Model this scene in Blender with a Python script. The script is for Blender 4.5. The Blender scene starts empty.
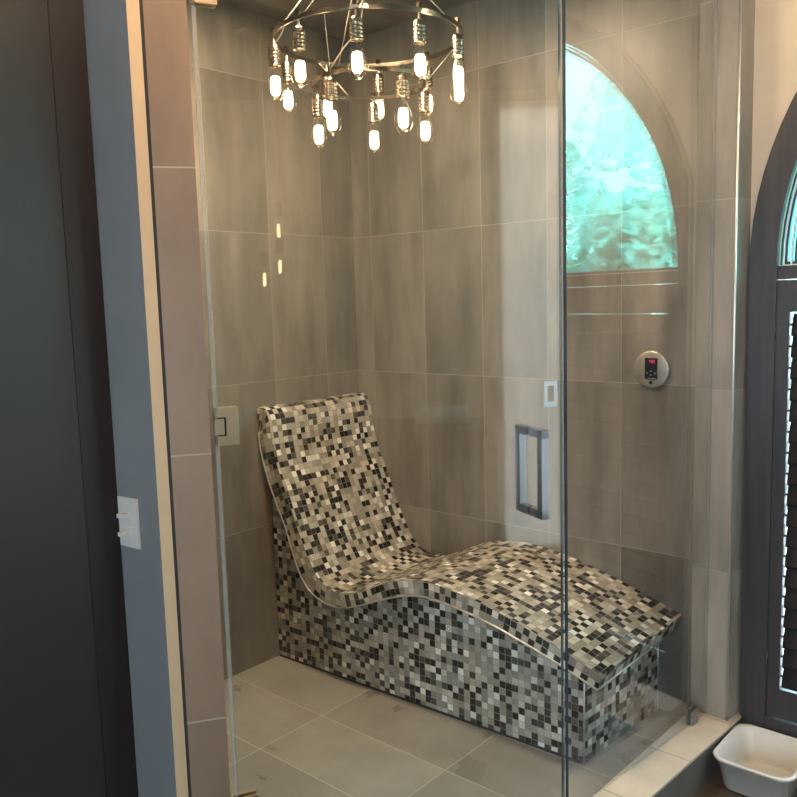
import bpy, bmesh, math, random
from mathutils import Vector, Matrix
random.seed(7)
PI = math.pi
sc = bpy.context.scene
COL = sc.collection

# ------------------------------------------------------------------ node helpers
class NT:
    def __init__(s, name):
        s.mat = bpy.data.materials.new(name); s.mat.use_nodes = True
        s.nt = s.mat.node_tree; s.nt.nodes.clear()
        s.out = s.nt.nodes.new('ShaderNodeOutputMaterial')
    def n(s, typ, **kw):
        nd = s.nt.nodes.new(typ)
        for k, v in kw.items(): setattr(nd, k, v)
        return nd
    def l(s, a, b): s.nt.links.new(a, b)
    def setin(s, sock, v):
        if hasattr(v, 'is_linked') or isinstance(v, bpy.types.NodeSocket): s.l(v, sock)
        else: sock.default_value = v
    def m(s, op, a, b=0.0, c=None):
        nd = s.n('ShaderNodeMath', operation=op)
        s.setin(nd.inputs[0], a); s.setin(nd.inputs[1], b)
        if c is not None: s.setin(nd.inputs[2], c)
        return nd.outputs[0]
    def mix(s, f, a, b, blend='MIX'):
        nd = s.n('ShaderNodeMix', data_type='RGBA', blend_type=blend)
        s.setin(nd.inputs[0], f); s.setin(nd.inputs[6], a); s.setin(nd.inputs[7], b)
        return nd.outputs[2]
    def xyz(s, v):
        nd = s.n('ShaderNodeSeparateXYZ'); s.l(v, nd.inputs[0]); return nd.outputs
    def comb(s, x, y, z=0.0):
        nd = s.n('ShaderNodeCombineXYZ')
        s.setin(nd.inputs[0], x); s.setin(nd.inputs[1], y); s.setin(nd.inputs[2], z); return nd.outputs[0]
    def noise(s, vec, scale, detail=3.0, rough=0.55):
        nd = s.n('ShaderNodeTexNoise'); s.l(vec, nd.inputs['Vector'])
        nd.inputs['Scale'].default_value = scale; nd.inputs['Detail'].default_value = detail
        nd.inputs['Roughness'].default_value = rough
        return nd.outputs[0]
    def ramp(s, f, stops, interp='LINEAR'):
        nd = s.n('ShaderNodeValToRGB'); s.l(f, nd.inputs[0]); cr = nd.color_ramp; cr.interpolation = interp
        while len(cr.elements) < len(stops): cr.elements.new(0.5)
        for e, (p, c) in zip(cr.elements, stops): e.position = p; e.color = tuple(c) + (1,) if len(c) == 3 else c
        return nd.outputs[0]
    def bsdf(s, color=(.5, .5, .5, 1), rough=.5, metal=0.0, spec=.5, normal=None, **kw):
        nd = s.n('ShaderNodeBsdfPrincipled')
        s.setin(nd.inputs['Base Color'], color); s.setin(nd.inputs['Roughness'], rough)
        s.setin(nd.inputs['Metallic'], metal); s.setin(nd.inputs['Specular IOR Level'], spec)
        if normal is not None: s.l(normal, nd.inputs['Normal'])
        for k, v in kw.items(): s.setin(nd.inputs[k], v)
        s.l(nd.outputs[0], s.out.inputs[0]); return nd
    def bump(s, h, strength=.2, dist=.002):
        nd = s.n('ShaderNodeBump'); nd.inputs['Strength'].default_value = strength
        nd.inputs['Distance'].default_value = dist; s.l(h, nd.inputs['Height']); return nd.outputs[0]

def c4(r, g, b): return (r, g, b, 1.0)

def simple(name, col, rough=.5, metal=0.0, spec=.5, vary=.12, scale=6.0, bump=0.0):
    """a plain finish with a little procedural mottling"""
    t = NT(name); tc = t.n('ShaderNodeTexCoord')
    f = t.noise(tc.outputs['Object'], scale, 4)
    lo = tuple(max(0, v*(1-vary)) for v in col); hi = tuple(v*(1+vary) for v in col)
    cc = t.ramp(f, [(.3, lo), (.7, hi)])
    nrm = t.bump(t.noise(tc.outputs['Object'], scale*25, 2), bump) if bump else None
    t.bsdf(cc, rough, metal, spec, nrm)
    return t.mat

def tile_mat(name, pu, pv, ou, ov, base, gap=.0022, grout=(.37, .32, .26), rough=.38, streak=.42, vary=.15, spec=.5, vertical=True):
    t = NT(name); uv = t.n('ShaderNodeUVMap'); uv.uv_map = 'uv'
    x, y, _ = t.xyz(uv.outputs[0])
    u = t.m('DIVIDE', t.m('SUBTRACT', x, ou), pu); v = t.m('DIVIDE', t.m('SUBTRACT', y, ov), pv)
    fu, fv = t.m('FLOOR', u), t.m('FLOOR', v)
    ru, rv = t.m('FRACT', u), t.m('FRACT', v)
    du = t.m('MULTIPLY', t.m('MINIMUM', ru, t.m('SUBTRACT', 1.0, ru)), pu)
    dv = t.m('MULTIPLY', t.m('MINIMUM', rv, t.m('SUBTRACT', 1.0, rv)), pv)
    d = t.m('MINIMUM', du, dv)
    g = t.m('LESS_THAN', d, gap/2)
    wn = t.n('ShaderNodeTexWhiteNoise', noise_dimensions='3D'); t.l(t.comb(fu, fv, 3.0), wn.inputs['Vector'])
    off = t.m('MULTIPLY', wn.outputs[0], 37.0)
    sx, sy = (4.2, .8) if vertical else (2.2, 2.2)
    st = t.noise(t.comb(t.m('ADD', t.m('MULTIPLY', x, sx), off), t.m('ADD', t.m('MULTIPLY', y, sy), off)), 1.6, 5, .6)
    cl = t.noise(t.comb(t.m('ADD', x, off), t.m('ADD', y, off)), 5.0, 3)
    b = Vector(base)
    c = t.ramp(st, [(.28, tuple(b*(1-streak))), (.5, tuple(b)), (.74, tuple(b*(1+streak)))])
    k = t.m('ADD', t.m('MULTIPLY', wn.outputs[0], vary*2), 1-vary)
    k = t.m('MULTIPLY', k, t.m('ADD', t.m('MULTIPLY', cl, .24), .88))
    sc_ = t.n('ShaderNodeVectorMath', operation='SCALE'); t.l(c, sc_.inputs[0]); t.l(k, sc_.inputs['Scale'])
    cc = t.mix(g, sc_.outputs[0], c4(*grout))
    rr = t.m('ADD', t.m('MULTIPLY', g, .4), t.m('ADD', t.m('MULTIPLY', st, .18), rough-.09))
    nrm = t.bump(t.m('MULTIPLY', t.m('MINIMUM', d, gap), 300.0), .25, .001)
    t.bsdf(cc, rr, 0.0, spec, nrm)
    return t.mat

def mosaic_mat(name, p=.025):
    t = NT(name); uv = t.n('ShaderNodeUVMap'); uv.uv_map = 'uv'
    x, y, _ = t.xyz(uv.outputs[0])
    u, v = t.m('DIVIDE', x, p), t.m('DIVIDE', y, p)
    fu, fv = t.m('FLOOR', u), t.m('FLOOR', v)
    ru, rv = t.m('FRACT', u), t.m('FRACT', v)
    d = t.m('MINIMUM', t.m('MINIMUM', ru, t.m('SUBTRACT', 1.0, ru)), t.m('MINIMUM', rv, t.m('SUBTRACT', 1.0, rv)))
    g = t.m('LESS_THAN', d, .035)
    wn = t.n('ShaderNodeTexWhiteNoise', noise_dimensions='3D'); t.l(t.comb(fu, fv, 1.0), wn.inputs['Vector'])
    wn2 = t.n('ShaderNodeTexWhiteNoise', noise_dimensions='3D'); t.l(t.comb(fu, fv, 9.0), wn2.inputs['Vector'])
    par = t.m('MULTIPLY', t.m('FRACT', t.m('MULTIPLY', t.m('ADD', fu, fv), .5)), 2.0)       # dark pieces rarely touch side by side
    val = t.m('ADD', t.m('MULTIPLY', wn.outputs[0], t.m('ADD', t.m('MULTIPLY', par, .03), .82)), t.m('MULTIPLY', par, .15))
    col = t.ramp(val, [(0, (.014, .012, .012)), (.27, (.075, .068, .060)), (.35, (.31, .282, .235)), (.50, (.41, .375, .31)),
                       (.66, (.52, .475, .40)), (.79, (.72, .67, .585)), (.90, (.93, .90, .83))], 'CONSTANT')
    # a few tiles carry a small ring motif
    r2 = t.m('SQRT', t.m('ADD', t.m('POWER', t.m('SUBTRACT', ru, .5), 2.0), t.m('POWER', t.m('SUBTRACT', rv, .5), 2.0)))
    ring = t.m('MULTIPLY', t.m('LESS_THAN', t.m('ABSOLUTE', t.m('SUBTRACT', r2, .29)), .07), t.m('GREATER_THAN', wn2.outputs[0], .97))
    fine = t.noise(t.comb(t.m('MULTIPLY', x, 60), t.m('MULTIPLY', y, 200)), 3.0, 3)
    sc_ = t.n('ShaderNodeVectorMath', operation='SCALE'); t.l(col, sc_.inputs[0]); t.l(t.m('ADD', t.m('MULTIPLY', fine, .5), .75), sc_.inputs['Scale'])
    cc = t.mix(t.m('MULTIPLY', ring, .7), sc_.outputs[0], c4(.07, .062, .055))
    cc = t.mix(g, cc, c4(.28, .26, .225))
    rr = t.m('ADD', t.m('MULTIPLY', wn2.outputs[0], .26), .10); rr = t.m('MAXIMUM', rr, t.m('MULTIPLY', g, .8))
    me = t.m('MULTIPLY', t.m('GREATER_THAN', val, .80), .12)
    # each tile is set at a slightly different tilt
    geo = t.n('ShaderNodeNewGeometry')
    jit = t.n('ShaderNodeVectorMath', operation='SUBTRACT'); t.l(wn2.outputs[1], jit.inputs[0]); jit.inputs[1].default_value = (.5, .5, .5)
    js = t.n('ShaderNodeVectorMath', operation='SCALE'); t.l(jit.outputs[0], js.inputs[0]); js.inputs['Scale'].default_value = .36
    ad = t.n('ShaderNodeVectorMath', operation='ADD'); t.l(geo.outputs['Normal'], ad.inputs[0]); t.l(js.outputs[0], ad.inputs[1])
    nm = t.n('ShaderNodeVectorMath', operation='NORMALIZE'); t.l(ad.outputs[0], nm.inputs[0])
    t.bsdf(cc, rr, me, .5, nm.outputs[0])
    return t.mat

def glass_mat(name, tint=(.96, .985, .975), ior=1.5, rough=0.0):
    t = NT(name)
    geo = t.n('ShaderNodeNewGeometry')
    i = t.m('ADD', t.m('MULTIPLY', geo.outputs['Backfacing'], 1/ior-ior), ior)
    fr = t.n('ShaderNodeFresnel'); t.l(i, fr.inputs['IOR'])
    tr = t.n('ShaderNodeBsdfTransparent'); tr.inputs[0].default_value = c4(*tint)
    gl = t.n('ShaderNodeBsdfGlossy'); gl.inputs[0].default_value = c4(1, 1, 1); gl.inputs['Roughness'].default_value = rough
    mx = t.n('ShaderNodeMixShader'); t.l(fr.outputs[0], mx.inputs[0]); t.l(tr.outputs[0], mx.inputs[1]); t.l(gl.outputs[0], mx.inputs[2])
    t.l(mx.outputs[0], t.out.inputs[0]); return t.mat

def vinyl_mat(name):
    t = NT(name); tc = t.n('ShaderNodeTexCoord')
    d = t.bsdf(t.ramp(t.noise(tc.outputs['Object'], 8.0, 3), [(.3, (.34, .33, .30)), (.7, (.38, .37, .34))]), .3)
    tr = t.n('ShaderNodeBsdfTransparent'); mx = t.n('ShaderNodeMixShader'); mx.inputs[0].default_value = .30
    t.l(tr.outputs[0], mx.inputs[1]); t.l(d.outputs[0], mx.inputs[2]); t.l(mx.outputs[0], t.out.inputs[0]); return t.mat

def emit_mat(name, col, strength):
    t = NT(name); tc = t.n('ShaderNodeTexCoord')
    f = t.noise(tc.outputs['Object'], 40.0, 2)
    e = t.n('ShaderNodeEmission'); e.inputs[0].default_value = c4(*col)
    t.l(t.m('ADD', t.m('MULTIPLY', f, strength*.2), strength*.9), e.inputs[1])
    t.l(e.outputs[0], t.out.inputs[0]); return t.mat

def wood_mat(name, col, rough=.35):
    t = NT(name); tc = t.n('ShaderNodeTexCoord'); x, y, z = t.xyz(tc.outputs['Object'])
    f = t.noise(t.comb(t.m('MULTIPLY', x, 30), t.m('MULTIPLY', y, 30), t.m('MULTIPLY', z, 1.6)), 1.5, 5)
    b = Vector(col)
    t.bsdf(t.ramp(f, [(.3, tuple(b*.7)), (.7, tuple(b*1.3))]), rough, 0, .5, t.bump(f, .15)); return t.mat

def paint_mat(name, col, rough=.45, scuff=(.5, .45, .38), spec=.4):
    """rolled wall paint with fine texture and a few pale scratches"""
    t = NT(name); tc = t.n('ShaderNodeTexCoord'); P = tc.outputs['Object']
    f = t.noise(P, 3.0, 4); b = Vector(col)
    base = t.ramp(f, [(.3, tuple(b*.88)), (.7, tuple(b*1.12))])
    s = t.noise(P, 26.0, 6, .7)
    base = t.mix(t.m('MULTIPLY', t.m('GREATER_THAN', s, .74), .35), base, c4(*scuff))
    t.bsdf(base, rough, 0, spec, t.bump(t.noise(P, 160.0, 3), .12)); return t.mat

def leaf_mat(name, a, b):
    t = NT(name); tc = t.n('ShaderNodeTexCoord')
    c = t.ramp(t.noise(tc.outputs['Object'], 2.2, 3), [(.35, a), (.65, b)])
    d = t.n('ShaderNodeBsdfDiffuse'); t.l(c, d.inputs[0])
    tl = t.n('ShaderNodeBsdfTranslucent'); t.l(c, tl.inputs[0])
    mx = t.n('ShaderNodeMixShader'); mx.inputs[0].default_value = .4
    t.l(d.outputs[0], mx.inputs[1]); t.l(tl.outputs[0], mx.inputs[2]); t.l(mx.outputs[0], t.out.inputs[0]); return t.mat

TILE = (.20, .173, .142)
M = {
 'wall_tile_back': tile_mat('porcelain wall tile, window wall', .305, .61, .107, .5923, TILE),
 'wall_tile_left': tile_mat('porcelain wall tile, side wall', .305, .61, -.1985, .5923, TILE),
 'pilaster_tile': tile_mat('porcelain tile, pilaster', 3.0, .61, -1.0, .5923, (.25, .22, .185)),
 'jamb_tile': tile_mat('porcelain tile, jamb', 3.0, .61, -1.0, .5923, (.18, .118, .078), gap=.0035, grout=(.32, .27, .20), streak=.18),
 'floor_tile': tile_mat('porcelain floor tile', .58, .2930, .53, -.806, (.30, .288, .262), gap=.004, grout=(.54, .49, .42), rough=.3, streak=.16, vertical=False),
 'ceil_tile': tile_mat('porcelain ceiling tile', .305, .61, .107, 0, TILE),
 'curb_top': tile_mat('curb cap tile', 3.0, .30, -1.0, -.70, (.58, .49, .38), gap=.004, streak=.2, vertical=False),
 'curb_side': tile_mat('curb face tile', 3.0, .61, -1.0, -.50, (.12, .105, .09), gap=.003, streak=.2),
 'room_floor': tile_mat('bathroom floor tile', .45, .45, 1.905, -.55, (.085, .062, .045), gap=.004, grout=(.14, .11, .085), rough=.35, streak=.35, vertical=False),
 'mosaic': mosaic_mat('glass and stone mosaic'),
 'glass': glass_mat('clear toughened glass', (.975, .985, .983)),
 'window_glass': glass_mat('window glass', (.96, .97, .97)),
 'fan_glass': glass_mat('green tinted window glass', (.30, .80, .75)),  # tint puts the cyan cast of the daylight into the pane
 'bulb_glass': glass_mat('clear bulb glass', (1.0, .97, .92), 1.35),
 'glass_edge': simple('polished glass edge', (.035, .06, .075), .15, .0, .6, .3),
 'seal': vinyl_mat('clear vinyl seal'),
 'clip': simple('pale clip', (.50, .52, .55), .35, 0, .5, .05),
 'satin': simple('satin nickel', (.66, .54, .40), .3, 1.0, .5, .05),
 'chrome': simple('brushed chrome', (.34, .36, .40), .33, 1.0, .5, .05),
 'schluter': simple('metal tile edging', (.72, .69, .64), .35, .8, .5, .06),
 'fixture': simple('aged nickel fixture', (.42, .34, .25), .25, 1.0, .5, .15),
 'ring': simple('dark bronze ring', (.30, .235, .17), .22, 1.0, .5, .15),
 'cord': simple('clear cord', (.48, .42, .33), .4, 0, .5, .1),
 'filament': emit_mat('glowing filament', (1.0, .73, .44), 19.0),
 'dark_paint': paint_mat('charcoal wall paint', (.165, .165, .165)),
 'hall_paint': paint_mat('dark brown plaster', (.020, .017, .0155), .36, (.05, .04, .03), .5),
 'dark_trim': simple('dark stained board', (.013, .009, .0085), .4),
 'beige': paint_mat('beige wall paint', (.52, .425, .315), .6, (.48, .37, .25)),
 'edge_beige': paint_mat('bare corner bead', (.46, .32, .185), .6, (.62, .5, .36)),
 'shadow_gap': simple('dark caulk', (.02, .017, .015), .8),  # flat dark strip colour for gaps, standing in for shade under the lounge base
 'shutter_wood': wood_mat('dark stained wood', (.034, .031, .033), .4),
 'white_sash': simple('pale sash bead', (.75, .80, .80), .4),
 'plastic': simple('white moulded plastic', (.60, .56, .50), .38, 0, .5, .04),
 'switch': simple('white switch plastic', (.50, .475, .43), .3, 0, .5, .03),
 'steel': simple('brushed steel plate', (.50, .46, .40), .38, .75, .5, .16, 20),
 'screen': simple('black glass screen', (.012, .013, .016), .12),
 'legend': simple('grey printed legend', (.30, .34, .40), .5),
 'led': emit_mat('red display digits', (1.0, .05, .16), .9),
 'shade': leaf_mat('cream roller shade', (.62, .55, .47), (.66, .59, .51)),
 'lamp': emit_mat('warm downlight lens', (1.0, .64, .36), 600.0),
 'lamp_shower': emit_mat('shower downlight lens', (1.0, .77, .50), 265.0),
 'lamp_dim': emit_mat('dimmer downlight lens', (1.0, .74, .50), 180.0),
 'ceiling': simple('ceiling paint', (.42, .36, .28), .7),
 'counter': simple('pale stone counter', (.72, .71, .68), .2),
 'cabinet': wood_mat('dark vanity wood', (.05, .035, .025)),
 'towel': simple('white towel', (.75, .70, .62), .9, 0, .2, .1, 60, .4),
 'bark': simple('bark', (.10, .08, .06), .9),
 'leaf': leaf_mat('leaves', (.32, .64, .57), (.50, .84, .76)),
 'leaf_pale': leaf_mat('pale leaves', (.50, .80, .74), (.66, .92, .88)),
 'grass': simple('pale paving', (.52, .52, .48), .9),
}

# ------------------------------------------------------------------ mesh helpers
class MB:
    def __init__(s): s.bm = bmesh.new(); s.uvl = s.bm.loops.layers.uv.new('uv')
    def face(s, pts, uvs=None, mi=0, smooth=False):
        vs = [s.bm.verts.new(p) for p in pts]
        f = s.bm.faces.new(vs); f.material_index = mi; f.smooth = smooth
        if uvs is None:
            n = f.normal if f.normal.length else Vector((0, 0, 1))
            f.normal_update(); n = f.normal
            for lp in f.loops:
                c = lp.vert.co
                if abs(n.z) > .7: lp[s.uvl].uv = (c.x, c.y)
                elif abs(n.x) > abs(n.y): lp[s.uvl].uv = (c.y, c.z)
                else: lp[s.uvl].uv = (c.x, c.z)
        else:
            for lp, q in zip(f.loops, uvs): lp[s.uvl].uv = q
        return f
    def hexa(s, b, t, mi=0):
        """b, t: matching bottom / top loops (counter-clockwise from above)"""
        n = len(b)
        s.face(list(reversed(b)), mi=mi); s.face(t, mi=mi)
        for i in range(n):
            j = (i+1) % n
            s.face([b[i], b[j], t[j], t[i]], mi=mi)
        return s
    def box(s, x0, x1, y0, y1, z0, z1, mi=0):
        b = [(x0, y0, z0), (x1, y0, z0), (x1, y1, z0), (x0, y1, z0)]
        return s.hexa([Vector(p) for p in b], [Vector((p[0], p[1], z1)) for p in b], mi)
    def prism(s, poly, z0, z1, mi=0):
        a = sum(poly[i][0]*poly[(i+1) % len(poly)][1]-poly[(i+1) % len(poly)][0]*poly[i][1] for i in range(len(poly)))
        if a < 0: poly = list(reversed(poly))
        return s.hexa([Vector((p[0], p[1], z0)) for p in poly], [Vector((p[0], p[1], z1)) for p in poly], mi)
    def obox(s, c, ax, ay, az, hx, hy, hz, mi=0):
        c, ax, ay, az = Vector(c), Vector(ax), Vector(ay), Vector(az)
        b = [c-ax*hx-ay*hy-az*hz, c+ax*hx-ay*hy-az*hz, c+ax*hx+ay*hy-az*hz, c-ax*hx+ay*hy-az*hz]
        return s.hexa(b, [p+az*2*hz for p in b], mi)
    def tube(s, path, r, seg=8, closed=False, smooth=True, mi=0):
        path = [Vector(p) for p in path]; n = len(path); rings = []
        rr = r if isinstance(r, (list, tuple)) else [r]*n
        up = None
        for i, p in enumerate(path):
            a = path[i-1] if (i > 0 or closed) else p
            b = path[(i+1) % n] if (i < n-1 or closed) else p
            t = (b-a).normalized()
            if up is None: up = Vector((0, 0, 1)) if abs(t.z) < .9 else Vector((1, 0, 0))
            s1 = t.cross(up).normalized(); u1 = s1.cross(t).normalized(); up = u1
            rings.append([s.bm.verts.new(p+(s1*math.cos(2*PI*k/seg)+u1*math.sin(2*PI*k/seg))*rr[i]) for k in range(seg)])
        m = n if closed else n-1
        for i in range(m):
            A, B = rings[i], rings[(i+1) % n]
            for k in range(seg):
                f = s.bm.faces.new([A[k], A[(k+1) % seg], B[(k+1) % seg], B[k]]); f.smooth = smooth; f.material_index = mi
        if not closed:
            s.bm.faces.new(list(reversed(rings[0]))).material_index = mi; s.bm.faces.new(rings[-1]).material_index = mi
        return s
    def lathe(s, prof, c=(0, 0, 0), seg=16, smooth=True, axis='z', mi=0, cap=True):
        c = Vector(c); rings = []
        def pt(r, h, a):
            if axis == 'z': return c+Vector((r*math.cos(a), r*math.sin(a), h))
            return c+Vector((r*math.cos(a), -h, r*math.sin(a)))       # axis towards -y
        for r, h in prof:
            if r < 1e-6: rings.append([s.bm.verts.new(pt(0, h, 0))])
            else: rings.append([s.bm.verts.new(pt(r, h, 2*PI*k/seg)) for k in range(seg)])
        for A, B in zip(rings, rings[1:]):
            for k in range(seg):
                a0, a1 = A[k % len(A)], A[(k+1) % len(A)]; b0, b1 = B[k % len(B)], B[(k+1) % len(B)]
                vs = []
                for v in (a0, a1, b1, b0):
                    if v not in vs: vs.append(v)
                if len(vs) >= 3:
                    f = s.bm.faces.new(vs); f.smooth = smooth; f.material_index = mi
        if not cap: return s
        if len(rings[0]) > 1: s.bm.faces.new(rings[0]).material_index = mi
        if len(rings[-1]) > 1: s.bm.faces.new(rings[-1]).material_index = mi
        return s
    def build(s, name, mats, parent=None, bevel=0.0, fix=True, sub=0):
        if fix: bmesh.ops.recalc_face_normals(s.bm, faces=s.bm.faces[:])
        me = bpy.data.meshes.new(name); s.bm.to_mesh(me); s.bm.free()
        for m in (mats if isinstance(mats, (list, tuple)) else [mats]): me.materials.append(m)
        o = bpy.data.objects.new(name, me); COL.objects.link(o)
        if parent is not None:
            o.parent = parent; o.matrix_parent_inverse = parent_inv(parent)
        if bevel:
            bv = o.modifiers.new('bevel', 'BEVEL'); bv.width = bevel; bv.segments = 2; bv.limit_method = 'ANGLE'
        return o

def world_mat(o):
    m = Matrix.LocRotScale(o.location, o.rotation_euler, o.scale)
    if o.parent is not None: m = world_mat(o.parent) @ o.matrix_parent_inverse @ m
    return m
def parent_inv(p): return world_mat(p).inverted()

def tag(o, label, cat, group=None):
    o['label'] = label; o['category'] = cat
    if group: o['group'] = group
    return o
def thing(name, label, cat, loc=(0, 0, 0), group=None):
    o = bpy.data.objects.new(name, None); COL.objects.link(o); o.location = loc
    o.empty_display_size = .1
    return tag(o, label, cat, group)
def struct(o): o['kind'] = 'structure'; return o
def copy_tree(o, parent=None):
    c = o.copy(); COL.objects.link(c)
    if parent is not None:
        c.parent = parent; c.matrix_parent_inverse = o.matrix_parent_inverse.copy()
    for ch in list(o.children): copy_tree(ch, c)
    return c

def spline(pts, n):
    """Catmull-Rom through pts, resampled to n points of equal arc length"""
    P = [Vector((p[0], 0, p[1])) for p in pts]; Q = [P[0]*2-P[1]]+P+[P[-1]*2-P[-2]]; out = []
    for i in range(1, len(Q)-2):
        for k in range(12):
            t = k/12; a, b, c, d = Q[i-1], Q[i], Q[i+1], Q[i+2]
            out.append(.5*((2*b)+(c-a)*t+(2*a-5*b+4*c-d)*t*t+(3*b-a-3*c+d)*t**3))
    out.append(P[-1]); L = [0]
    for a, b in zip(out, out[1:]): L.append(L[-1]+(b-a).length)
    res = []; j = 0
    for i in range(n):
        s = L[-1]*i/(n-1)
        while j < len(L)-2 and L[j+1] < s: j += 1
        f = (s-L[j])/max(1e-9, L[j+1]-L[j]); p = out[j].lerp(out[j+1], min(1, f)); res.append((p.x, p.z))
    return res, L[-1]

# ------------------------------------------------------------------ the setting
H = 2.68; FZ = -.05; RX = 4.28; RY = -4.6
struct(MB().box(-.1, 1.66, 0, .14, -.05, H).build('wall_back', M['wall_tile_back']))
struct(MB().box(-.1, 0, -1.66, 0, -.05, H).build('wall_left', M['wall_tile_left']))
struct(MB().prism([(0, 0), (0, -1.655), (1.13, -1.655), (1.206, -1.70), (1.62, -.89), (1.68, 0)], -.10, 0).build('floor_shower', M['floor_tile']))
b = MB().prism([(.99, RY), (RX, RY), (RX, .14), (1.60, .14), (1.60, -.89), (1.206, -1.72), (.99, -1.8)], FZ-.05, FZ)
struct(b.build('floor', M['room_floor']))
struct(MB().box(-.1, RX+.1, RY-.1, .14, H, H+.1).build('ceiling', M['ceil_tile']))

# tiled pilaster and its return, where the fixed glass meets the window wall
b = MB().prism([(1.632, .14), (1.632, -.082), (1.755, -.082), (1.771, .0), (1.771, .14)], -.05, H)
pil = struct(b.build('trim_1', M['pilaster_tile']))
# metal edge bead on the pilaster corner
struct(MB().tube([(1.7555, -.083, .08), (1.7555, -.083, H)], .004, 8).build('trim_6', M['schluter'], pil))

# end wall that carries the door hinges: dark painted face, bare corner strip, tiled jamb
b = MB().prism([(1.115, -1.66), (-.1, -1.66), (-.1, -1.8355), (.99, -1.8255), (1.1335, -1.8125), (1.1985, -1.7145)], FZ, H)
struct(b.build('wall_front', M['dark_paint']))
jd = Vector((.5525, .8335, 0)); jn = Vector((.8335, -.5525, 0)); up = Vector((0, 0, 1))
p0 = Vector((1.1335, -1.8125, 0))
def strip(s0, s1, th, name, mat):
    a, c = p0+jd*s0, p0+jd*s1
    return struct(MB().prism([(a.x, a.y), (c.x, c.y), ((c+jn*th).x, (c+jn*th).y), ((a+jn*th).x, (a+jn*th).y)], FZ, H).build(name, mat))
strip(0.0, .0255, .0015, 'trim_2', M['edge_beige'])
strip(.0255, .0325, .0004, 'trim_3', M['shadow_gap'])  # narrow dark strip between corner bead and jamb tile
strip(.0325, .1185, .004, 'trim_4', M['jamb_tile'])
# dark side wall at the far left, with a darker upright strip in the corner
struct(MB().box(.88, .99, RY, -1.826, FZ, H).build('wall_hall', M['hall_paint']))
struct(MB().box(.99, .9925, -1.905, -1.828, FZ, H).build('trim_5', M['dark_trim']))

# curb under the fixed glass
cb = [(1.606, -.90), (1.722, -.90), (1.784, -.0), (1.64, -.0)]
b = MB().prism(cb, FZ, .072, 0)
struct(b.build('curb_1', M['curb_side']))
b = MB().prism([(1.604, -.902), (1.724, -.902), (1.786, 0), (1.638, 0)], .072, .08)
struct(b.build('curb_cap_1', M['curb_top']))

# window wall (beige) with the arched opening
XC, ZS, RG, RT = 2.887, 1.60, 1.03, 1.11
xa, xb = XC-RG, XC+RG
b = MB()
b.box(1.771, xa, 0, .14, FZ, H); b.box(xb, RX+.1, 0, .14, FZ, H); b.box(xa, xb, 0, .14, FZ, .10)
N = 48
for i in range(N):
    a0, a1 = PI-PI*i/N, PI-PI*(i+1)/N
    x0, z0, x1, z1 = XC+RG*math.cos(a0), ZS+RG*math.sin(a0), XC+RG*math.cos(a1), ZS+RG*math.sin(a1)
    F = [Vector((x0, 0, z0)), Vector((x1, 0, z1)), Vector((x1, 0, H)), Vector((x0, 0, H))]
    K = [p+Vector((0, .14, 0)) for p in F]
    b.face(F); b.face(list(reversed(K))); b.face([F[0], K[0], K[1], F[1]]); b.face([F[2], K[2], K[3], F[3]])
struct(b.build('wall_window', M['beige']))

def arch_band(b, r0, r1, y0, y1, n=48, z=ZS):
    for i in range(n):
        a0, a1 = PI-PI*i/n, PI-PI*(i+1)/n
        def p(r, a, y): return Vector((XC+r*math.cos(a), y, z+r*math.sin(a)))
        A = [p(r0, a0, y0), p(r1, a0, y0), p(r1, a1, y0), p(r0, a1, y0)]
        B = [p(r0, a0, y1), p(r1, a0, y1), p(r1, a1, y1), p(r0, a1, y1)]
        b.face(A); b.face(list(reversed(B)))
        b.face([A[1], B[1], B[2], A[2]]); b.face([A[0], A[3], B[3], B[0]])
        if i == 0: b.face([A[0], B[0], B[1], A[1]])
        if i == n-1: b.face([A[3], A[2], B[2], B[3]])
# dark casing: arch head, legs, transom bar, sill
b = MB(); arch_band(b, RG-.004, RT, -.022, .0)
w1 = struct(b.build('window_1', M['shutter_wood']))
b = MB(); b.box(XC-RT, xa+.004, -.022, 0, FZ, ZS); b.box(xb-.004, XC+RT, -.022, 0, FZ, ZS)
struct(b.build('trim_7', M['shutter_wood'], w1, .002))
struct(MB().box(xa, xb, -.012, .10, 1.555, 1.597).build('transom', M['shutter_wood'], w1, .002))
struct(MB().box(xa, xb, -.022, .10, FZ, .10).build('window_sill', M['shutter_wood'], w1, .002))
# fanlight sash: pale beads and dark rails, one inside the other
b = MB(); arch_band(b, RG-.011, RG-.007, .03, .05); arch_band(b, RG-.030, RG-.026, .04, .06)
b.box(xa+.01, xb-.01, .03, .06, 1.597, 1.602)
struct(b.build('sash_bead', M['white_sash'], w1))
b = MB(); arch_band(b, RG-.018, RG-.012, .035, .06); arch_band(b, RG-.044, RG-.036, .045, .08); arch_band(b, RG-.004, RG, .03, .09)
b.box(xa+.02, xb-.02, .05, .09, 1.602, 1.612)
struct(b.build('sash', M['shutter_wood'], w1))
b = MB(); pts = [Vector((XC+RG*math.cos(PI-PI*i/N), .066, ZS+RG*math.sin(PI-PI*i/N))) for i in range(N+1)]
b.face(pts); b.build('fan_pane', M['fan_glass'], w1, fix=False)['kind'] = 'structure'
b = MB(); b.face([Vector((xa, .11, .10)), Vector((xb, .11, .10)), Vector((xb, .11, 1.56)), Vector((xa, .11, 1.56))])
struct(b.build('window_pane', M['window_glass'], w1, fix=False))

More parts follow.
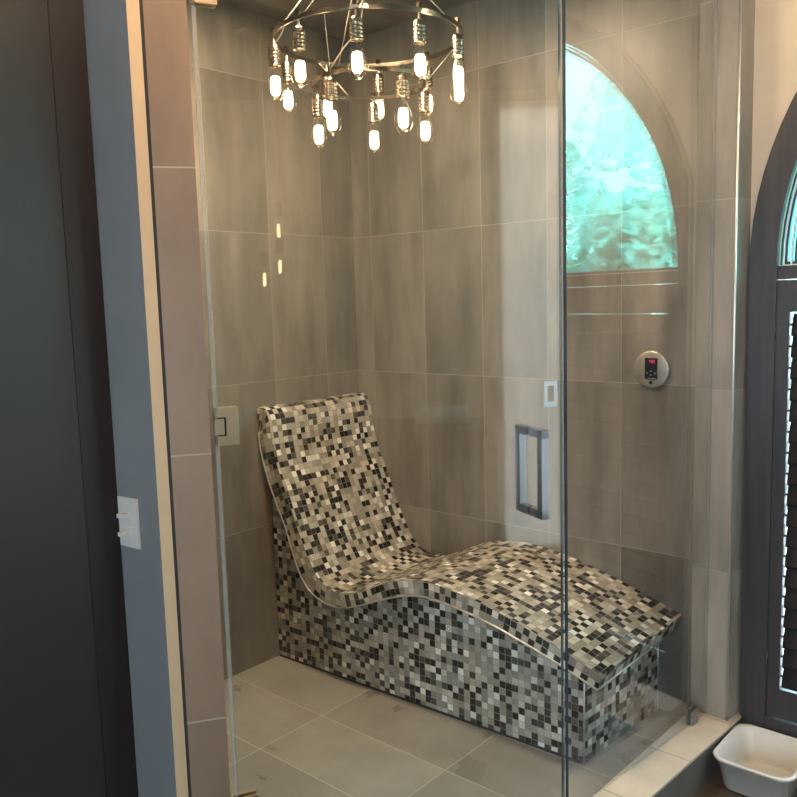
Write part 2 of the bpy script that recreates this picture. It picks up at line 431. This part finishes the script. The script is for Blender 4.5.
# far side of the bathroom: walls with windows added for daylight
b = MB(); wy0, wy1, wz0, wz1 = -.84, -.22, .0, 2.62
b.box(RX, RX+.1, RY, wy0, FZ, H); b.box(RX, RX+.1, wy1, .14, FZ, H); b.box(RX, RX+.1, wy0, wy1, FZ, wz0); b.box(RX, RX+.1, wy0, wy1, wz1, H)
struct(b.build('wall_right', M['beige']))
b = MB()
for (y0, y1, z0, z1) in ((wy0, wy0+.04, wz0, wz1), (wy1-.04, wy1, wz0, wz1), (wy0, wy1, wz0, wz0+.04), (wy0, wy1, wz1-.04, wz1)): b.box(RX+.02, RX+.06, y0, y1, z0, z1)
w2 = struct(b.build('window_2', M['white_sash']))
b = MB(); b.face([Vector((RX+.04, wy0, wz0)), Vector((RX+.04, wy1, wz0)), Vector((RX+.04, wy1, wz1)), Vector((RX+.04, wy0, wz1))])
struct(b.build('window_pane', M['window_glass'], w2))
rx0, rx1, rz0, rz1 = 2.0, 4.0, .5, 2.0
b = MB(); b.box(.88, rx0, RY-.1, RY, FZ, H); b.box(rx1, RX+.1, RY-.1, RY, FZ, H); b.box(rx0, rx1, RY-.1, RY, FZ, rz0); b.box(rx0, rx1, RY-.1, RY, rz1, H)
struct(b.build('wall_rear', M['beige']))
b = MB()
for (x0, x1, z0, z1) in ((rx0, rx0+.05, rz0, rz1), (rx1-.05, rx1, rz0, rz1), (rx0, rx1, rz0, rz0+.05), (rx0, rx1, rz1-.05, rz1), ((rx0+rx1)/2-.02, (rx0+rx1)/2+.02, rz0, rz1)):
    b.box(x0, x1, RY-.08, RY-.03, z0, z1)
w3 = struct(b.build('window_3', M['white_sash']))
b = MB(); b.face([Vector((rx0, RY-.05, rz0)), Vector((rx1, RY-.05, rz0)), Vector((rx1, RY-.05, rz1)), Vector((rx0, RY-.05, rz1))])
struct(b.build('window_pane', M['window_glass'], w3))
b = MB(); b.face([Vector((RX+.012, wy0+.01, wz0+.01)), Vector((RX+.012, wy1-.01, wz0+.01)), Vector((RX+.012, wy1-.01, wz1-.01)), Vector((RX+.012, wy0+.01, wz1-.01))])
struct(b.build('roller_shade', M['shade'], w2))  # shade added to soften the side window's daylight and its reflection
for (loc, rot, sx, sy) in (((RX+.09, (wy0+wy1)/2, (wz0+wz1)/2), (0, PI/2, 0), wz1-wz0, wy1-wy0),
                           (((rx0+rx1)/2, RY-.09, (rz0+rz1)/2), (PI/2, 0, 0), rx1-rx0, rz1-rz0),
                           ((XC, .13, ZS+.5), (-PI/2, 0, 0), 2*RG, 1.06)):
    L = bpy.data.lights.new('window_portal', 'AREA'); L.shape = 'RECTANGLE'; L.size = sx; L.size_y = sy; L.cycles.is_portal = True
    lo = bpy.data.objects.new('window_portal', L); COL.objects.link(lo); lo.location = loc; lo.rotation_euler = rot

# ------------------------------------------------------------------ heated mosaic lounge
lounge = thing('shower_lounge', 'curved chaise lounge covered in grey and brown mosaic tiles inside the glass shower', 'lounge', (.72, -.28, 0))
TOP = [(.0, 1.098), (.03, 1.096), (.058, 1.081), (.076, 1.046), (.085, .985), (.098, .915), (.124, .835), (.158, .765), (.205, .655), (.24, .578),
       (.28, .503), (.325, .438), (.37, .41), (.41, .399), (.455, .396), (.5, .405), (.572, .43), (.66, .474), (.73, .503), (.8, .521), (.9, .533),
       (1.03, .524), (1.144, .506), (1.277, .474), (1.42, .430), (1.566, .381)]
BOT = [(.0, .995), (.014, .918), (.058, .789), (.106, .692), (.148, .61), (.183, .52), (.222, .437), (.279, .371), (.359, .341), (.42, .337),
       (.477, .346), (.554, .371), (.665, .418), (.77, .457), (.87, .477), (.995, .474), (1.143, .452), (1.276, .421), (1.421, .38), (1.553, .336)]
n = 120
T, LT = spline(TOP, n); B, LB = spline(BOT, n)
def nearest(p):
    best = None
    for a, c in zip(B, B[1:]):
        dx, dz = c[0]-a[0], c[1]-a[1]; f = max(0, min(1, ((p[0]-a[0])*dx+(p[1]-a[1])*dz)/(dx*dx+dz*dz)))
        q = (a[0]+dx*f, a[1]+dz*f); d = math.dist(p, q)
        if best is None or d < best[0]: best = (d, q)
    return best[1]
B0 = [(max(.0, p[0]), p[1]) for p in B]; B = [nearest(p) for p in T]; B[0] = B0[0]; B[-1] = B0[-1]
T = [(max(.004, p[0]), p[1]) for p in T]; B = [(max(.004, p[0]), p[1]) for p in B]
YF, YB = -.612, -.003
b = MB()
for i in range(n-1):
    s0, s1 = LT*i/(n-1), LT*(i+1)/(n-1)
    t0, t1, q0, q1 = T[i], T[i+1], B[i], B[i+1]
    b.face([(t0[0], YF, t0[1]), (t1[0], YF, t1[1]), (t1[0], YB, t1[1]), (t0[0], YB, t0[1])],
           [(s0, YF), (s1, YF), (s1, YB), (s0, YB)], smooth=True)
    k0, k1 = math.dist(t0, q0), math.dist(t1, q1)
    b.face([(q0[0], YF, q0[1]), (q1[0], YF, q1[1]), (t1[0], YF, t1[1]), (t0[0], YF, t0[1])],
           [(s0, 5.002-k0), (s1, 5.002-k1), (s1, 5.002), (s0, 5.002)])
    b.face([(q0[0], YF, q0[1]), (q0[0], YB, q0[1]), (q1[0], YB, q1[1]), (q1[0], YF, q1[1])],
           [(s0, YF), (s0, YB), (s1, YB), (s1, YF)])
t0, q0 = T[-1], B[-1]
b.face([(q0[0], YF, q0[1]), (q0[0], YB, q0[1]), (t0[0], YB, t0[1]), (t0[0], YF, t0[1])], [(YF, 8.0), (YB, 8.0), (YB, 8.041), (YF, 8.041)])
bmesh.ops.remove_doubles(b.bm, verts=b.bm.verts[:], dist=1e-5)
for f in b.bm.faces:
    f.normal_update(); f.smooth = abs(f.normal.y) < .5
for e in b.bm.edges:
    if len(e.link_faces) == 2 and e.link_faces[0].normal.angle(e.link_faces[1].normal, 0) > .7: e.smooth = False
b.build('seat_slab', M['mosaic'], lounge)
# base below the slab
def yfront(x): return -.556+(x/1.445)*.058
def zbot(x):
    for p, q in zip(B0, B0[1:]):
        if p[0] <= x <= q[0]: return p[1]+(q[1]-p[1])*(x-p[0])/max(1e-6, q[0]-p[0])
    return B[-1][1]
b = MB(); xs = [.004+1.441*i/60 for i in range(61)]
for x0, x1 in zip(xs, xs[1:]):
    z0, z1 = zbot(x0)+.002, zbot(x1)+.002
    b.face([(x0, yfront(x0), 0), (x1, yfront(x1), 0), (x1, yfront(x1), z1), (x0, yfront(x0), z0)], [(x0, 0), (x1, 0), (x1, z1), (x0, z0)])
xe, xk = 1.445, 1.478
ze = zbot(xe)+.002
b.face([(xe, yfront(xe), 0), (xk, -.003, 0), (xk, -.003, ze-.01), (xe, yfront(xe), ze)], [(yfront(xe), 0), (0, 0), (0, ze), (yfront(xe), ze)])
b.build('base', M['mosaic'], lounge, fix=False)
b = MB(); b.tube([(max(.007, p[0]), YF-.002, p[1]-.002) for p in spline(BOT, 90)[0]], .0032, 6)
b.tube([(B[-1][0]+.001, YF-.002, B[-1][1]-.002), (B[-1][0]+.001, YB, B[-1][1]-.002)], .0030, 6)
o = b.build('edge_trim', M['schluter'], lounge); o['label'] = 'thin pale metal edging along the underside of the slab'
b = MB(); b.tube([(xe+.001, yfront(xe)-.001, .0), (xe+.001, yfront(xe)-.001, ze-.02)], .0032, 6)
b.build('corner_trim', M['schluter'], lounge); b = MB()
b.tube([(xk+.0, -.004, .0), (xk, -.004, ze-.04)], .0028, 6)
b.build('corner_trim', M['schluter'], lounge)

b = MB(); b.prism([(.006, yfront(0)-.0015), (xe-.004, yfront(xe)-.0015), (xe-.004, yfront(xe)+.004), (.006, yfront(0)+.004)], .0, .009)  # dark strip painted in for the shade where base meets floor
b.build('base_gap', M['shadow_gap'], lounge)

# ------------------------------------------------------------------ glass door and fixed panel
C = Vector((1.597, -.885, 0)); Hn = Vector((1.207, -1.703, 0))
dd = (C-Hn).normalized(); dn = Vector((dd.y, -dd.x, 0)); LD = (C-Hn).length
def slab(b, o, d, nrm, s0, s1, z0, z1, th, mi=0, off=0.0):
    a, c = o+d*s0+nrm*off, o+d*s1+nrm*off
    P = [a-nrm*th/2, c-nrm*th/2, c+nrm*th/2, a+nrm*th/2]
    b.prism([(p.x, p.y) for p in P], z0, z1, mi)
def pane(name, o, d, nrm, s0, s1, z0, z1, th, parent, dark=(0, 1)):
    """a thick sheet: clear faces, edges in edge material"""
    b = MB(); A, K = o+d*s0, o+d*s1; h = nrm*th/2; Z = Vector((0, 0, 1))
    for sg in (1, -1):
        b.face([A+h*sg+Z*z0, K+h*sg+Z*z0, K+h*sg+Z*z1, A+h*sg+Z*z1])
    for k, q in enumerate((A, K)): b.face([q-h+Z*z0, q+h+Z*z0, q+h+Z*z1, q-h+Z*z1], mi=int(k in dark))
    for z in (z0, z1): b.face([A-h+Z*z, K-h+Z*z, K+h+Z*z, A+h+Z*z])
    bmesh.ops.remove_doubles(b.bm, verts=b.bm.verts[:], dist=1e-6)
    return b.build(name, [M['glass'], M['glass_edge']], parent)
door = thing('shower_door', 'frameless clear glass shower door with square pull handle, hinged on the tiled jamb', 'door', tuple(Hn))
pane('glass_pane', Hn, dd, dn, .004, LD-.008, .02, 2.62, .010, door, (1,))
b = MB(); slab(b, Hn, dd, dn, -.004, .0035, .02, 2.62, .010); b.build('hinge_side_seal', M['seal'], door)
b = MB(); slab(b, Hn, dd, dn, LD-.007, LD-.0035, .02, 2.62, .010); b.build('strike_seal', M['seal'], door)
# back-to-back square pull handle
hs, hz0, hz1 = LD-.099, .958, 1.188
def handle(sign):
    b = MB(); w = .0105; reach = .058
    base = Hn+dd*hs
    for z in (hz0+w, hz1-w):
        b.obox(base+dn*sign*(.005+reach/2)+up*z, dn, dd, up, reach/2, w, w)
    b.obox(base+dn*sign*(.005+reach-w)+up*((hz0+hz1)/2), dn, dd, up, w, w, (hz1-hz0)/2-.0001)
    return b
for sg, nm in ((1, 'square bar pull on the outer side of the door'), (-1, 'square bar pull on the inner side of the door')):
    o = handle(sg).build('handle', M['chrome'], door, .0012); o['label'] = nm
# square frame clip above the handle
b = MB(); cs = LD-.044; cz = 1.272; hw, hh = .0195, .033
for sg in (1,):
    c0 = Hn+dd*cs+dn*sg*.0068+up*cz
    b.obox(c0+dd*(hw-.0042), dd, dn, up, .0042, .0018, hh); b.obox(c0-dd*(hw-.0042), dd, dn, up, .0042, .0018, hh)
    b.obox(c0+up*(hh-.006), dd, dn, up, hw-.0085, .0018, .006); b.obox(c0-up*(hh-.006), dd, dn, up, hw-.0085, .0018, .006)
o = b.build('frame_clip', M['clip'], door); o['label'] = 'small pale square frame fixed to the glass above the handle'
# hinges
for hzc in (2.183, 1.260, .352):
    b = MB(); hh = .0415
    for sg in (1, -1):
        off = dn*sg*.009
        def pl(s0, s1, z0, z1):
            b.obox(Hn+dd*((s0+s1)/2)+off+up*(hzc+(z0+z1)/2), dd, dn, up, (s1-s0)/2, .004, (z1-z0)/2)
        pl(.0205, .0475, -hh, hh); pl(.002, .0206, .021, hh); pl(.002, .0206, -hh, -.021)
    hg = b.build('hinge', M['satin'], door, .0008)
    b = MB(); b.obox(Hn+dd*.0055+up*hzc, dd, dn, up, .0105, .0115, .0175)
    b.build('knuckle', M['satin'], hg, .001)
    b = MB(); b.obox(Hn+dd*.0115+up*hzc, dd, dn, up, .0092, .0085, .0212); b.build('gasket', M['shadow_gap'], hg)  # dark block fills the slot around the knuckle
    b = MB(); b.obox(Hn-dd*.001-dn*.001+up*hzc, dd, dn, up, .0025, .010, .041)
    b.build('wall_plate', M['fixture'], hg)

pd = Vector((.105, 1, 0)).normalized(); pn = Vector((pd.y, -pd.x, 0)); PO = Vector((1.69-.105*.876, -.876, 0)); LP = (.876-.086)/pd.y
panel = thing('glass_panel', 'fixed clear glass panel standing on the tiled curb beside the shower door', 'glass panel', (PO.x, PO.y, .08))
pane('glass_pane', PO, pd, pn, 0, LP, .083, 2.62, .010, panel, (0,))
b = MB(); sc_ = LP-.085
for sg in (1, -1): b.obox(PO+pd*sc_+pn*sg*.008+up*.105, pd, pn, up, .022, .003, .025)
b.obox(PO+pd*sc_+up*.0815, pd, pn, up, .022, .0109, .0012)
b.build('glass_clamp', M['chrome'], panel, .0006)
b = MB(); slab(b, PO, pd, pn, LP, LP+.004, .083, 2.62, .012); b.build('wall_seal', M['seal'], panel)

# ------------------------------------------------------------------ chandeliers
def bulb_parts(root, p, hang, k=1.0):
    """cord, ribbed socket, clear bulb and its glowing filament, hanging below point p"""
    p = Vector(p); zs = p.z-hang
    MB().tube([p, (p.x+.002, p.y, (p.z+zs)/2), (p.x, p.y, zs+.064)], .0028, 6).build('cord', M['cord'], root)
    prof = [(.005, .066), (.014, .062), (.0175, .056), (.0175, .05)]
    for i in range(4): prof += [(.0195, .047-.011*i), (.0195, .043-.011*i), (.0165, .041-.011*i), (.0165, .039-.011*i)]
    prof += [(.0195, .003), (.0195, 0), (.013, -.001)]
    MB().lathe(prof, (p.x, p.y, zs), 14).build('socket', M['fixture'], root)
    g = [(.012, .0), (.0135, -.012), (.018, -.026), (.025, -.046), (.0285, -.064), (.0275, -.080), (.021, -.096), (.010, -.106), (.003, -.111), (0, -.113)]
    gl = MB().lathe(g, (p.x, p.y, zs), 16).build('light_bulb', M['bulb_glass'], root)
    MB().lathe([(0, -.030), (.012*k, -.033), (.0150*k, -.042), (.0155*k, -.066), (.0150*k, -.080), (.010*k, -.088), (0, -.090)], (p.x, p.y, zs), 8).build('filament', M['filament'], gl)

CC = Vector((.825, -.757, 0)); n0 = Vector((.686, -.728, 0)); r0 = Vector((.728, .686, 0))
def rp(R, z, a, c=CC): a = math.radians(a); return c+(n0*math.cos(a)+r0*math.sin(a))*R+up*z
def band(b, R, z, hgt, th, c=CC, n=72):
    for i in range(n):
        a0, a1 = 360*i/n, 360*(i+1)/n
        P = [rp(R-th/2, z, a0, c), rp(R+th/2, z, a0, c), rp(R+th/2, z, a1, c), rp(R-th/2, z, a1, c)]
        lo = [p-up*hgt/2 for p in P]; hi = [p+up*hgt/2 for p in P]
        b.face(lo); b.face(hi); b.face([lo[1], lo[2], hi[2], hi[1]]); b.face([lo[0], lo[3], hi[3], hi[0]])
ch = thing('chandelier', 'two-ring metal chandelier of bare filament bulbs hanging above the mosaic lounge', 'chandelier', (CC.x, CC.y, H))
ZO, RO, ZI, RI = 2.352, .300, 2.213, .185
oa = [-7+36*k for k in range(10)]; ia = [-40+72*k for k in range(5)]
b = MB(); band(b, RO, ZO, .0135, .006)
for a in oa: b.obox(rp(RO, ZO+.012, a), (1, 0, 0), (0, 1, 0), up, .006, .006, .008)
o = b.build('outer_ring', M['ring'], ch)
b = MB(); band(b, RI, ZI, .013, .006)
for a in ia: b.obox(rp(RI, ZI+.011, a), (1, 0, 0), (0, 1, 0), up, .006, .006, .007)
b.build('inner_ring', M['ring'], ch)
MB().lathe([(.0, H-.03), (.05, H-.028), (.062, H-.012), (.062, H-.0005)], (CC.x, CC.y, 0), 24).build('canopy', M['fixture'], ch)
for a in (-40, 80, 200):
    MB().tube([rp(RO, ZO, a), rp(.02, H-.028, a)], .0016, 6).build('suspension_cable', M['cord'], ch)
    MB().tube([rp(RO, ZO, a+15), rp(RI, ZI, a)], .0012, 6).build('link_cable', M['cord'], ch)
# slack feed cords
for P in ([rp(.03, H-.03, -50), rp(RO*.75, ZO+.10, -52), rp(RO, ZO+.008, -54), rp(RO*.99, ZO-.022, -62), rp(RO*1.0, ZO-.034, -72), rp(RO, ZO-.012, -84)],
          [rp(.03, H-.03, 0), rp(RO*.8, ZO+.11, -2), rp(RO+.004, ZO+.008, -3), rp(RO+.002, ZO-.04, -4), rp(RO*.99, ZO-.075, -8), rp(RO*.9, ZO-.10, -16), rp(RI+.02, ZI+.01, -34)]):
    MB().tube(P, .0022, 6).build('feed_cord', M['cord'], ch)
for a in oa: bulb_parts(ch, rp(RO, ZO-.008, a), .084)
for a in ia: bulb_parts(ch, rp(RI, ZI-.007, a), .072)

# pendant cluster over the vanity side of the bathroom, seen only in the glass
def pendants(cx, cy, label, spots):
    pc = thing('pendant_cluster', label, 'pendant light', (cx, cy, H))
    MB().lathe([(0, H-.03), (.14, H-.025), (.15, H-.001)], (cx, cy, 0), 24).build('canopy', M['fixture'], pc)
    for (x, y, z) in spots:
        zz = z+.057
        bulb_parts(pc, (x, y, zz+.10), .10, .42)
        MB().tube([(x, y, zz+.09), (x, y, (zz+H)/2), (cx+(x-cx)*.5, cy+(y-cy)*.5, H-.03)], .0024, 6).build('drop_cord', M['cord'], pc)
pendants(3.14, -1.91, 'cluster of three bare filament bulbs mirrored on the left half of the shower door',
         ((3.14, -1.888, 1.847), (3.145, -1.889, 1.689), (3.124, -1.957, 1.633)))
pendants(2.53, -.40, 'cluster of bare filament bulbs mirrored among the leaves in the fixed glass panel',
         ((2.609, -.393, 2.177), (2.668, -.389, 2.151), (2.583, -.396, 2.117), (2.416, -.408, 2.181), (2.417, -.41, 2.09), (2.492, -.405, 2.036)))
for (x, y, lab) in ((1.74, -1.88, 'round warm ceiling downlight above the tiled jamb'), (2.13, -.36, 'round warm ceiling downlight in front of the arched window'), (.78, -1.0, 'round warm ceiling downlight inside the shower')):  # ceiling lights added out of view to brighten jamb, window wall and shower
    dl = thing('ceiling_downlight', lab, 'downlight', (x, y, H), 'bathroom ceiling downlights')
    lr = .12 if x < 1.5 else .054
    MB().lathe([(lr+.021, H-.006), (lr+.024, H-.003), (lr+.024, H-.0003), (lr+.001, H-.0003), (lr+.001, H-.006), (lr+.021, H-.006)], (x, y, 0), 28, cap=False).build('trim_ring', M['satin'], dl)
    MB().lathe([(lr, H-.001), (lr, H-.004), (0, H-.004)], (x, y, 0), 24).build('lens', M['lamp_shower' if x < 1.5 else 'lamp_dim' if y > -1 else 'lamp'], dl)

# ------------------------------------------------------------------ steam control on the back wall
ctl = thing('steam_control', 'round steel steam control with red digits on a black screen, on the tiled wall', 'control panel', (1.446, 0, 1.256))
cx, cz_ = 1.446, 1.256
MB().lathe([(.066, -.001), (.067, .006), (.064, .011), (.060, .0125), (0, .0125)], (cx, 0, cz_), 48, axis='y').build('plate', M['steel'], ctl)
MB().box(cx-.022, cx+.024, -.0155, -.0125, cz_-.036, cz_+.040).build('screen', M['screen'], ctl, .002)
MB().lathe([(.006, .0125), (.006, .0150), (0, .0155)], (cx-.001, 0, cz_-.047), 12, axis='y').build('screw', M['dark_trim'], ctl)
SEG = {'a': (0, 1, 1, 1), 'b': (1, 1, 1, .5), 'c': (1, .5, 1, 0), 'd': (0, 0, 1, 0), 'e': (0, .5, 0, 0), 'f': (0, 1, 0, .5), 'g': (0, .5, 1, .5)}
b = MB()
for i, segs in enumerate(('fgbc', 'acdefg')):
    x0 = cx-.004+i*.0105; z0 = cz_+.024; w, h = .0062, .0085
    for sname in segs:
        a = SEG[sname]; xa_, za_, xb_, zb_ = x0+a[0]*w, z0+a[1]*h, x0+a[2]*w, z0+a[3]*h
        t = .0011
        b.box(min(xa_, xb_)-t, max(xa_, xb_)+t, -.0162, -.0155, min(za_, zb_)-t, max(za_, zb_)+t)
b.build('display_digits', M['led'], ctl)
b = MB()
for x, z in ((cx, cz_-.006), (cx, cz_-.020), (cx-.014, cz_-.013), (cx+.016, cz_-.013)): b.box(x-.003, x+.003, -.0160, -.0155, z-.0014, z+.0014)
for x, w in ((cx-.017, .002), (cx-.006, .004), (cx+.008, .006), (cx+.019, .002)): b.box(x-w, x+w, -.0160, -.0155, cz_-.0325, cz_-.0305)
b.build('button_legend', M['legend'], ctl)

# ------------------------------------------------------------------ light switch
wd = Vector((-.9962, -.0872, 0)); wn = Vector((.0872, -.9962, 0)).normalized(); ws = -wd
sp = Vector((1.0305, -1.8222, 1.0445))
sw = thing('light_switch', 'white wall plate with two small toggles on the charcoal wall left of the jamb', 'light switch', tuple(sp))
b = MB(); b.obox(sp+wn*.0025, ws, wn, up, .034, .0025, .0565); b.build('cover_plate', M['switch'], sw, .002)
for z, tilt in ((.017, .35), (-.018, -.35)):
    q = sp+up*z
    b = MB(); b.obox(q+wn*.006, ws, wn, up, .011, .0012, .0075)
    d = (wn+up*tilt*.35).normalized()
    b.obox(q+d*.017, ws, d, up, .0055, .013, .0045)
    b.build('toggle', M['switch'], sw, .001)

# ------------------------------------------------------------------ plastic tub
tub_loc = (1.903, -.170, FZ)
def rrect(cx, cy, hx, hy, r, z, seg=6):
    P = []
    for qx, qy, a0 in ((1, 1, 0), (-1, 1, 90), (-1, -1, 180), (1, -1, 270)):
        for k in range(seg+1):
            a = math.radians(a0+90*k/seg); P.append(Vector((cx+qx*(hx-r)+r*math.cos(a), cy+qy*(hy-r)+r*math.sin(a), z)))
    return P
b = MB(); X, Y = tub_loc[0], tub_loc[1]; zt = .066; r_ = .045
loops = [rrect(X, Y, .084, .100, .03, FZ+.001), rrect(X, Y, .094, .110, .035, FZ+.008), rrect(X, Y, .114, .130, r_, zt-.012), rrect(X, Y, .116, .132, r_, zt-.012),
         rrect(X, Y, .123, .139, r_+.004, zt-.010), rrect(X, Y, .1245, .1405, r_+.005, zt-.003), rrect(X, Y, .121, .137, r_+.002, zt), rrect(X, Y, .114, .130, r_, zt-.001), rrect(X, Y, .111, .127, r_, zt-.008),
         rrect(X, Y, .092, .108, .033, FZ+.012), rrect(X, Y, .082, .098, .028, FZ+.005)]
V = [[b.bm.verts.new(p) for p in L] for L in loops]
for A, K in zip(V, V[1:]):
    for k in range(len(A)): b.bm.faces.new([A[k], A[(k+1) % len(A)], K[(k+1) % len(A)], K[k]]).smooth = True
b.bm.faces.new(V[0]); b.bm.faces.new(V[-1])
tub = b.build('plastic_tub', M['plastic'])
tag(tub, 'pale empty plastic wash tub on the floor between the curb and the dark shutters', 'tub')

# ------------------------------------------------------------------ plantation shutters
def louver_shape(b, x0, x1, z, w=.074, tilt=1.28, y=.004):
    """one flat elliptical blade along x"""
    seg = 10; rows = []
    for x in (x0, x1):
        rows.append([Vector((x, y+math.cos(t)*w/2*math.cos(tilt)-math.sin(t)*.005*math.sin(tilt), z+math.cos(t)*w/2*math.sin(tilt)+math.sin(t)*.005*math.cos(tilt))) for t in [2*PI*k/seg for k in range(seg)]])
    A = [b.bm.verts.new(p) for p in rows[0]]; K = [b.bm.verts.new(p) for p in rows[1]]
    for k in range(seg):
        b.bm.faces.new([A[k], A[(k+1) % seg], K[(k+1) % seg], K[k]]).smooth = True
    b.bm.faces.new(A); b.bm.faces.new(K)
PW = (xb-xa)/3
shut = thing('plantation_shutter', 'dark wooden louvred shutter nearest the shower, below the arched window', 'shutter', (xa, 0, .107), 'louvred shutters under the arched window')
x0, x1 = xa+.001, xa+PW-.001
z0, z1, zo0, zo1 = .107, 1.552, .207, 1.452
b = MB(); b.box(x0, x0+.043, -.014, .016, z0, z1); b.box(x1-.043, x1, -.014, .016, z0, z1)
b.box(x0+.043, x1-.043, -.014, .016, z0, zo0); b.box(x0+.043, x1-.043, -.014, .016, zo1, z1)
b.build('frame', M['shutter_wood'], shut, .001)
nl = 18
for k in range(nl):
    b = MB(); z = zo0+.006+(zo1-zo0-.012)*(k+.5)/nl
    louver_shape(b, x0+.0475, x1-.0475, z)
    b.tube([(x0+.042, .004, z), (x0+.048, .004, z)], .004, 6, mi=0)
    b.tube([(x1-.048, .004, z), (x1-.042, .004, z)], .004, 6, mi=0)
    b.build('louver', M['shutter_wood'], shut)
for z in (1.395, .30):
    MB().tube([(x0+.001, -.0175, z-.03), (x0+.001, -.0175, z+.03)], .0035, 8).build('hinge', M['fixture'], shut)
for k, lab in ((1, 'dark wooden louvred shutter in the middle of the arched window'), (2, 'dark wooden louvred shutter farthest from the shower, below the arched window')):
    c = copy_tree(shut); c.location.x += PW*k; c['label'] = lab

# ------------------------------------------------------------------ vanity and towel (mirrored faintly in the door)
van = thing('vanity', 'dark vanity with a pale stone counter, mirrored beside the door hinge', 'vanity', (4.0, -2.75, FZ))
MB().box(3.80, RX-.002, -3.2, -2.29, FZ, .84).build('cabinet', M['cabinet'], van, .003)
MB().box(3.76, RX-.002, -3.22, -2.27, .84, .90).build('countertop', M['counter'], van, .003)
low = thing('low_cabinet', 'dark low cabinet with a rolled towel on it, mirrored in the shower door', 'cabinet', (4.0, -1.35, FZ))
MB().box(3.85, RX-.002, -1.75, -.95, FZ, .80).build('body', M['cabinet'], low, .003)
MB().box(3.82, RX-.002, -1.77, -.93, .80, .825).build('top', M['cabinet'], low, .003)
b = MB(); b.tube([(4.04, -1.32, .876), (4.04, -1.02, .876)], .05, 20)
tag(b.build('rolled_towel', M['towel']), 'white rolled towel on the dark low cabinet', 'towel')

# ------------------------------------------------------------------ outdoors
struct(MB().box(-4, 22, .6, 22, -.75, -.7).build('ground', M['grass']))
def tree(x, y, z0, h, r, mat, label, nleaf, seed):
    rnd = random.Random(seed)
    t = thing('garden_tree', label, 'tree', (x, y, -.7), 'trees outside the arched window')
    b = MB(); b.tube([(x, y, -.7), (x+.05, y, z0+h*.2), (x, y+.05, z0+h*.4)], [.07, .05, .02], 8)
    b.build('trunk', M['bark'], t)
    b = MB(); clumps = []
    for k in range(60):
        u, v, w = rnd.gauss(0, 1), rnd.gauss(0, 1), rnd.gauss(0, 1); L = math.sqrt(u*u+v*v+w*w); q = rnd.random()**.4
        clumps.append((x+u/L*r*q, y+v/L*r*q, z0+h/2+w/L*h/2*q, .22+.25*rnd.random()))
    for k in range(nleaf):
        cx_, cy_, cz2, cr = rnd.choice(clumps)
        u, v, w = rnd.gauss(0, 1), rnd.gauss(0, 1), rnd.gauss(0, 1); L = math.sqrt(u*u+v*v+w*w)
        p = Vector((cx_+u/L*cr, cy_+v/L*cr, cz2+w/L*cr*.8))
        d = Vector((rnd.gauss(0, 1), rnd.gauss(0, 1), rnd.gauss(-.2, .6))).normalized(); s1 = d.cross(Vector((rnd.gauss(0, .4), rnd.gauss(0, .4), 1))).normalized()
        ll = .06+.05*rnd.random()
        b.face([p-d*ll, p+s1*ll*.45, p+d*ll, p-s1*ll*.45], [(0, 0)]*4)
    b.build('foliage', mat, t, fix=False)
tree(5.2, 4.2, -.1, 2.7, 1.6, M['leaf'], 'leafy green tree close behind the arched window', 15000, 3)
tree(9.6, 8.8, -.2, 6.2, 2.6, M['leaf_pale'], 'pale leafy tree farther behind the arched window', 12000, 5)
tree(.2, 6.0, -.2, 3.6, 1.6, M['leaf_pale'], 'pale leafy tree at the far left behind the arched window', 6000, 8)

# ------------------------------------------------------------------ daylight
w = bpy.data.worlds.new('overcast daylight'); sc.world = w; w.use_nodes = True
nt = w.node_tree; nt.nodes.clear()
o = nt.nodes.new('ShaderNodeOutputWorld'); bg = nt.nodes.new('ShaderNodeBackground')
bg.inputs[0].default_value = (.70, .88, 1.04, 1); bg.inputs[1].default_value = 12.5
nt.links.new(bg.outputs[0], o.inputs[0])

S = bpy.data.lights.new('sun', 'SUN'); S.energy = 14.0; S.angle = math.radians(2); S.color = (1, .97, .9)
so = bpy.data.objects.new('sun', S); COL.objects.link(so); so.location = (0, -2, 9)
so.rotation_euler = Vector((.12, .52, -.85)).to_track_quat('-Z', 'Y').to_euler()

# ------------------------------------------------------------------ camera
cam = bpy.data.cameras.new('camera'); co = bpy.data.objects.new('camera', cam); COL.objects.link(co); sc.camera = co
h, p, r = math.radians(-41.23240005), math.radians(-6.79300935), math.radians(-1.62344)
f = Vector((math.sin(h)*math.cos(p), math.cos(h)*math.cos(p), math.sin(p))); rt = Vector((math.cos(h), -math.sin(h), 0)); uv_ = rt.cross(f)
R2 = rt*math.cos(r)+uv_*math.sin(r); U2 = -rt*math.sin(r)+uv_*math.cos(r)
co.matrix_world = Matrix(((R2.x, U2.x, -f.x, 2.68849848), (R2.y, U2.y, -f.y, -2.78534894), (R2.z, U2.z, -f.z, 1.52396868), (0, 0, 0, 1)))
cam.sensor_width = 36; cam.sensor_fit = 'HORIZONTAL'; cam.lens = 36*826.6567/797; cam.clip_start = .02

vs = sc.view_settings; vs.view_transform = 'Standard'; vs.look = 'None'; vs.gamma = 1; vs.exposure = 0.2; vs.use_curve_mapping = False
cy = sc.cycles
cy.transparent_max_bounces = 32; cy.max_bounces = 10; cy.glossy_bounces = 6; cy.caustics_reflective = False; cy.caustics_refractive = False
cy.sample_clamp_indirect = 6; cy.use_denoising = True
